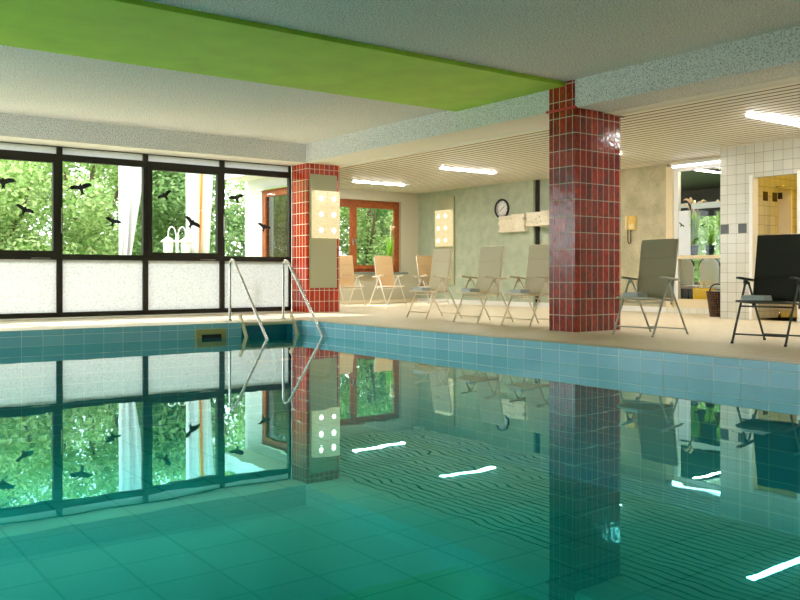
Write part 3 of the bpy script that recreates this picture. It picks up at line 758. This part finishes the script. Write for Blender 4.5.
m = MB(); m.box(TX + .13, 14.4, 7.4, 7.5, 0, 2.6); m.box(14.4, 14.5, 4.9, 7.5, 0, 2.6); m.box(TX + .13, 14.4, 4.8, 4.9, 0, 2.6)
m.mi = 1
for xx, zz in ((12.24, 1.84), (12.52, 1.84), (12.79, 1.84), (12.24, .98), (12.52, .98)): m.box(xx, xx + .14, 7.398, 7.4, zz, zz + .145)
for yy in (6.9, 6.6, 6.3): m.box(14.398, 14.4, yy, yy + .14, 1.85, 2.0)
struct(m.build('wall_shower', [M['white_tile'], M['brown_tile']]))
m = MB(); m.box(TX + .13, 14.5, 4.8, 7.5, 2.6, 2.7); struct(m.build('ceiling_shower', M['plaster_white']))
m = MB(); m.box(TX + .13, 14.5, 4.8, 7.5, -.2, 0.0); struct(m.build('floor_shower', M['deck']))
t = empty('shower_partition', (12.72, 6.98, 0)); tag(t, 'yellow lit shower partition standing inside the tiled doorway', 'partition')
m = MB(); m.box(-.02, .02, .06, .28, .12, 1.98, bevel=.005); m.build('partition_panel', M['cream_paint'], t)
m = MB(); m.tube([(0, .26, 0), (0, .26, .13)], .02, 8); m.tube([(0, .08, 0), (0, .08, .13)], .02, 8); m.build('foot', M['chrome'], t)
m = MB(); m.box(-.035, -.021, .2, .27, 1.86, 1.96, bevel=.003); m.build('bracket', M['black'], t)
t = empty('shower_rail', (12.9, 7.4, 2.08)); tag(t, 'thin metal rail on the wall inside the tiled doorway', 'rail')
m = MB(); m.tube([(0, 0, 0), (0, -.1, 0), (.02, -.12, 0), (.9, -.12, 0)], .012, 8); m.build('bar', M['steel'], t)
t = empty('shower_lamp', (12.9, 5.9, 2.6)); tag(t, 'yellow ceiling lamp lighting the shower room', 'ceiling light')
m = MB(); m.lathe([(0, 0), (.14, 0), (.14, -.02), (0, -.02)], n=24); m.build('lamp_base', M['white_paint'], t)
m = MB(); m.lathe([(.13, -.02), (.12, -.06), (.06, -.09), (0, -.1)], n=24); m.build('lamp_globe', emis('amber_globe', (1, .6, .06, 1), 60), t)

# ------------------------------------------------------------------ pool ladder, skimmer
t = empty('pool_ladder', (5.9, PY, 0)); tag(t, 'stainless steel pool ladder with two curved handrails at the far pool corner', 'ladder')
for x in (-.42, .47):
    m = MB(); m.tube([(x, .45, 0), (x, .45, .80), (x, .42, .89), (x, .34, .90), (x, .26, .84), (x, -.72, -.2), (x, -1.0, -.52), (x, -.9, -.8), (x, -.1, -.8)], .021, 12, 2); ho = m.build('handrail', M['steel'], t)
    m = MB(); m.lathe([(.0, .0), (.045, 0), (.045, .012), (.025, .02), (0, .02)], (x, .45, 0), 16); m.build('floor_flange', M['steel'], ho)
    m = MB(); q = x + (.0 if x < 0 else -.06); mt = Matrix.Translation((q, .03, -.02)) @ Matrix.Rotation(R(-35), 4, 'X')
    m.box(-.015, .015, -.03, .03, -.7, .14, bevel=.006, mtx=mt); plabel(m.build('stringer', M['cream_paint'], t), 'cream side stringer')
for k, (yy, zz) in enumerate(((.0, -.035), (-.02, -.32), (-.05, -.58))):
    m = MB(); m.box(-.36, .38, yy - .04, yy + .05, zz, zz + .03, bevel=.005); m.build('tread', M['cream_paint'], t)
a = on_Y(195, 333, PY); b = on_Y(225, 333, PY)
t = empty('pool_skimmer', ((a.x + b.x) / 2, PY, -.13)); tag(t, 'olive plastic skimmer inlet with dark slot in the far pool wall', 'skimmer')
hw = (b.x - a.x) / 2
m = MB(); m.box(-hw, hw, -.05, -.001, -.02, .055, bevel=.008); m.box(-hw, -hw + .08, -.05, -.001, -.075, -.0201, bevel=.006); m.box(hw - .07, hw, -.05, -.001, -.075, -.0201, bevel=.006); m.build('inlet_frame', M['skimmer'], t)
m = MB(); m.box(-hw + .08, hw - .07, -.03, -.001, -.075, -.021); plabel(m.build('slot', M['black'], t), 'dark slot')

# ------------------------------------------------------------------ bird stickers
BIRD = [(-1, .12), (-.8, .3), (-.45, .3), (-.14, .2), (-.06, .3), (.05, .32), (.12, .2), (.45, .3), (.8, .27), (1, .05), (.8, .0), (.45, -.06), (.16, -.14), (.1, -.3), (.18, -.52), (0, -.46), (-.16, -.52), (-.1, -.3), (-.15, -.14), (-.45, -.04), (-.8, .04)]
def bird(px, py, s, ang, label, Y=WINY, flip=1):
    s *= 1.08
    p = on_Y(px, py, Y); m = MB(); ca, sa = math.cos(ang), math.sin(ang)
    poly = [((x * flip * ca - 1.15 * y * sa) * s, (x * flip * sa + 1.15 * y * ca) * s) for x, y in BIRD]
    m.prism(poly, (0, 0, 0), (1, 0, 0), (0, 0, 1), (0, -.0015, 0))
    o = m.build('bird_decal', M['decal']); o.location = (p.x, Y - .0008, p.z)
    return tag(o, label, 'sticker', 'bird stickers on the windows')
bird(3, 182, .17, R(2), 'black bird sticker cut by the left picture edge')
bird(24.5, 210, .135, R(-22), 'black bird sticker low in the leftmost visible pane')
bird(81, 188, .165, R(14), 'black bird sticker with raised right wing, top of the pane left of the white flag')
bird(113, 221.5, .13, R(-14), 'black bird sticker overlapping the plain white flag')
bird(165, 195.5, .13, R(32), 'black bird sticker tilted upward above the garden lantern')
bird(192, 223, .155, R(-32), 'black bird sticker diving across the yellow striped flag')
bird(236.5, 198, .145, R(14), 'black bird sticker in the upper part of the pane above the ladder')
bird(264, 227, .13, R(-16), 'small black bird sticker before the white outer wall')
def bird_x(px, py, s, ang, label):
    p = on_X(px, py, GX + .02); m = MB(); ca, sa = math.cos(ang), math.sin(ang)
    poly = [((x * ca - y * sa) * s, (x * sa + y * ca) * s) for x, y in BIRD]
    m.prism(poly, (0, 0, 0), (0, -1, 0), (0, 0, 1), (-.0015, 0, 0))
    o = m.build('bird_decal', M['decal_green']); o.location = (GX + .019, p.y, p.z); return tag(o, label, 'sticker', 'bird stickers on the windows')
bird_x(681.5, 225, .07, R(-35), 'green bird sticker on the white panel of the indoor window')
bird_x(703, 225.5, .06, R(20), 'green bird sticker between the potted grasses, upper one')
bird_x(697, 239, .06, R(20), 'green bird sticker between the potted grasses, lower one')

# ------------------------------------------------------------------ garden
m = MB(); m.box(-40, 60, WINY + .16, 70, -.5, -.3); m.box(17.3, 60, -10, WINY + .16, -.5, -.3); struct(m.build('ground', M['grass']))
def foliage_mesh(seed, rx, rz, n, lsz):
    rnd = random.Random(seed); bm = bmesh.new()
    blobs = [(Vector((rnd.uniform(-.6, .6) * rx, rnd.uniform(-.6, .6) * rx, rnd.uniform(-.75, .75) * rz)), rnd.uniform(.35, .55) * rx) for _ in range(16)]
    for i in range(n):
        c, r = rnd.choice(blobs)
        d = Vector((rnd.gauss(0, 1), rnd.gauss(0, 1), rnd.gauss(0, 1))).normalized()
        p = c + d * r * rnd.uniform(.6, 1.0)
        a = Vector((rnd.gauss(0, 1), rnd.gauss(0, 1), rnd.gauss(0, .6))).normalized(); b = a.cross(d)
        if b.length < .1: continue
        b.normalize(); s = lsz * rnd.uniform(.6, 1.2)
        vs = [bm.verts.new(p + q) for q in (-a * s, -a * s * .1 + b * s * .45, a * s, -a * s * .1 - b * s * .45)]
        bm.faces.new(vs)
    me = bpy.data.meshes.new('foliage'); bm.to_mesh(me); bm.free(); return me
FM = [foliage_mesh(11 + i, 1.7, 2.3, 16000, .068) for i in range(3)]
for i, fm in enumerate(FM): fm.materials.append(M['leaf'] if i != 1 else M['leaf_b'])
tk = MB(); tk.tube([(0, 0, -.3), (.05, .02, .9), (-.03, .05, 1.8), (0, 0, 3.2)], [.14, .11, .09, .04], 10)
tk.tube([(0, .03, 1.5), (.5, .1, 2.3), (.8, .2, 3.0)], [.06, .04, .02], 8); tk.tube([(0, .03, 1.3), (-.5, -.1, 2.1), (-.7, -.2, 2.9)], [.06, .04, .02], 8)
tko = tk.build('trunk', M['bark']); TKM = tko.data; bpy.data.objects.remove(tko)
def tree(x, y, s, k, label, zc=2.1, grp='trees in the garden'):
    t = empty('garden_tree', (x, y, -.3)); t.scale = (s, s, s); t.rotation_euler.z = random.uniform(0, 6.28)
    tag(t, label, 'tree', grp)
    f = bpy.data.objects.new('foliage', FM[k]); COL.objects.link(f); f.parent = t; f.location = (0, 0, zc)
    o = bpy.data.objects.new('trunk', TKM); COL.objects.link(o); o.parent = t
TREES = [(-1.5, 21.5, 1.1), (1.6, 22.5, 1.2), (4.2, 21.2, 1.1), (6.6, 22.0, 1.2), (9.2, 22.0, 1.2), (12.0, 21.8, 1.15), (14.4, 21.0, 1.1), (16.5, 22.5, 1.2), (19.0, 21.5, 1.15),
         (0.0, 26.5, 1.6), (5.2, 26.8, 1.6), (10.2, 26.6, 1.6), (15.4, 26.4, 1.6), (20.5, 27.0, 1.6),
         (21.0, 12.5, 1.1), (21.5, 15.2, 1.15), (22.0, 18.0, 1.2), (26.0, 15.0, 1.6), (26.5, 20, 1.6)]
WH = ['behind the leftmost pane', 'behind the leftmost pane', 'behind the pane with the white flag', 'behind the garden lantern', 'beyond the timber window', 'beyond the timber window', 'beyond the timber window']
for i, (x, y, s) in enumerate(TREES):
    tree(x, y, s, i % 3, 'dense sunlit green tree among the garden trees outside the windows')
# flags
def flag(px, Y, w, z0, z1, label, stripes, slope):
    p = on_Y(px, 260, Y); t = empty('flagpole', (p.x, Y, -.3)); tag(t, label, 'flag', 'flags outside the windows')
    m = MB(); m.tube([(0, 0, 0), (0, 0, 5.2)], .035, 12); m.lathe([(0, 5.2), (.05, 5.22), (.06, 5.27), (0, 5.33)], n=12); m.build('pole', M['white_paint'], t)
    m = MB(); nx, nz = 24, 20; g = []
    for i in range(nx + 1):
        u = i / nx; col = []
        for j in range(nz + 1):
            v = j / nz; ww = w * (1 - slope * (1 - v) ** 1.5)
            x = .04 + ww * u; y = .09 * math.sin(u * 14 + v * 1.5) * (1 - .3 * v) * min(1, u * 4)
            col.append(m.bm.verts.new((x, y, z0 + .3 + (z1 - z0) * v - .15 * u * (1 - v))))
        g.append(col)
    for i in range(nx):
        mi = 0
        for a, b, k in stripes:
            if a <= i / nx < b: mi = k
        for j in range(nz):
            f = m.bm.faces.new([g[i][j], g[i + 1][j], g[i + 1][j + 1], g[i][j + 1]]); f.material_index = mi; f.smooth = True
    o = m.build('flag_cloth', [M['flag'], mat('yellow_flag_cloth', rgb(240, 216, 120), .9), mat('orange_flag_cloth', rgb(226, 150, 90), .9)], t, recalc=False)
    sm = o.modifiers.new('thickness', 'SOLIDIFY'); sm.thickness = .004
flag(120.5, 17.6, .5, .8, 3.5, 'plain white flag hanging beside its pole outside the second pane', [], .75)
flag(187.5, 17.6, .62, 1.15, 4.6, 'white flag with a yellow and orange stripe hanging outside the third pane', [(.36, .5, 1), (.5, .55, 2)], .2)
# garden lantern
p = on_Y(177, 260, 17.0); t = empty('garden_lantern', (p.x, 17.0, -.3)); tag(t, 'white garden lamp post with two lanterns outside the third pane', 'lamp')
m = MB(); m.tube([(0, 0, 0), (0, 0, 1.75)], .03, 10); m.lathe([(.09, 0), (.08, .08), (.03, .12)], n=12); m.build('post', M['white_paint'], t)
for s in (-1, 1):
    m = MB(); m.tube([(0, 0, 1.6), (s * .03, 0, 1.9), (s * .11, 0, 1.98), (s * .18, 0, 1.92), (s * .19, 0, 1.76)], .013, 8, 2); m.build('arm', M['white_paint'], t)
    m = MB(); m.lathe([(0, 1.77), (.03, 1.75), (.15, 1.66), (.15, 1.645), (.0, 1.65)], (s * .19, 0, 0), 16); lo = m.build('lantern_cap', M['white_paint'], t)
    m = MB(); m.lathe([(.1, 1.645), (.105, 1.6), (.085, 1.4), (.06, 1.37), (0, 1.37)], (s * .19, 0, 0), 16); m.build('lantern_glass', M['white_paint'], lo)

# ------------------------------------------------------------------ light
wd = bpy.data.worlds.new('sky'); scene.world = wd; wd.use_nodes = True
nt = wd.node_tree; nt.nodes.clear()
bg = nt.nodes.new('ShaderNodeBackground'); ou = nt.nodes.new('ShaderNodeOutputWorld')
bg.inputs['Color'].default_value = (0.95, 0.98, 1.0, 1); bg.inputs['Strength'].default_value = 3.2
nt.links.new(bg.outputs[0], ou.inputs['Surface'])
sd = bpy.data.lights.new('sun', 'SUN'); sd.energy = 4.0; sd.angle = R(1.5); sd.color = (1, 1, .97)
so = bpy.data.objects.new('sun', sd); COL.objects.link(so)
d = Vector((.2, -.62, -.75)).normalized(); so.rotation_euler = d.to_track_quat('-Z', 'Y').to_euler(); so.location = (5, 25, 20)

scene.view_settings.view_transform = 'Standard'; scene.view_settings.look = 'None'
scene.view_settings.exposure = 0.9; scene.view_settings.gamma = 1; scene.view_settings.use_curve_mapping = False
cy = scene.cycles
cy.max_bounces = 10; cy.diffuse_bounces = 6; cy.glossy_bounces = 5; cy.transmission_bounces = 6; cy.transparent_max_bounces = 12
cy.sample_clamp_indirect = 8; cy.caustics_reflective = False; cy.caustics_refractive = False
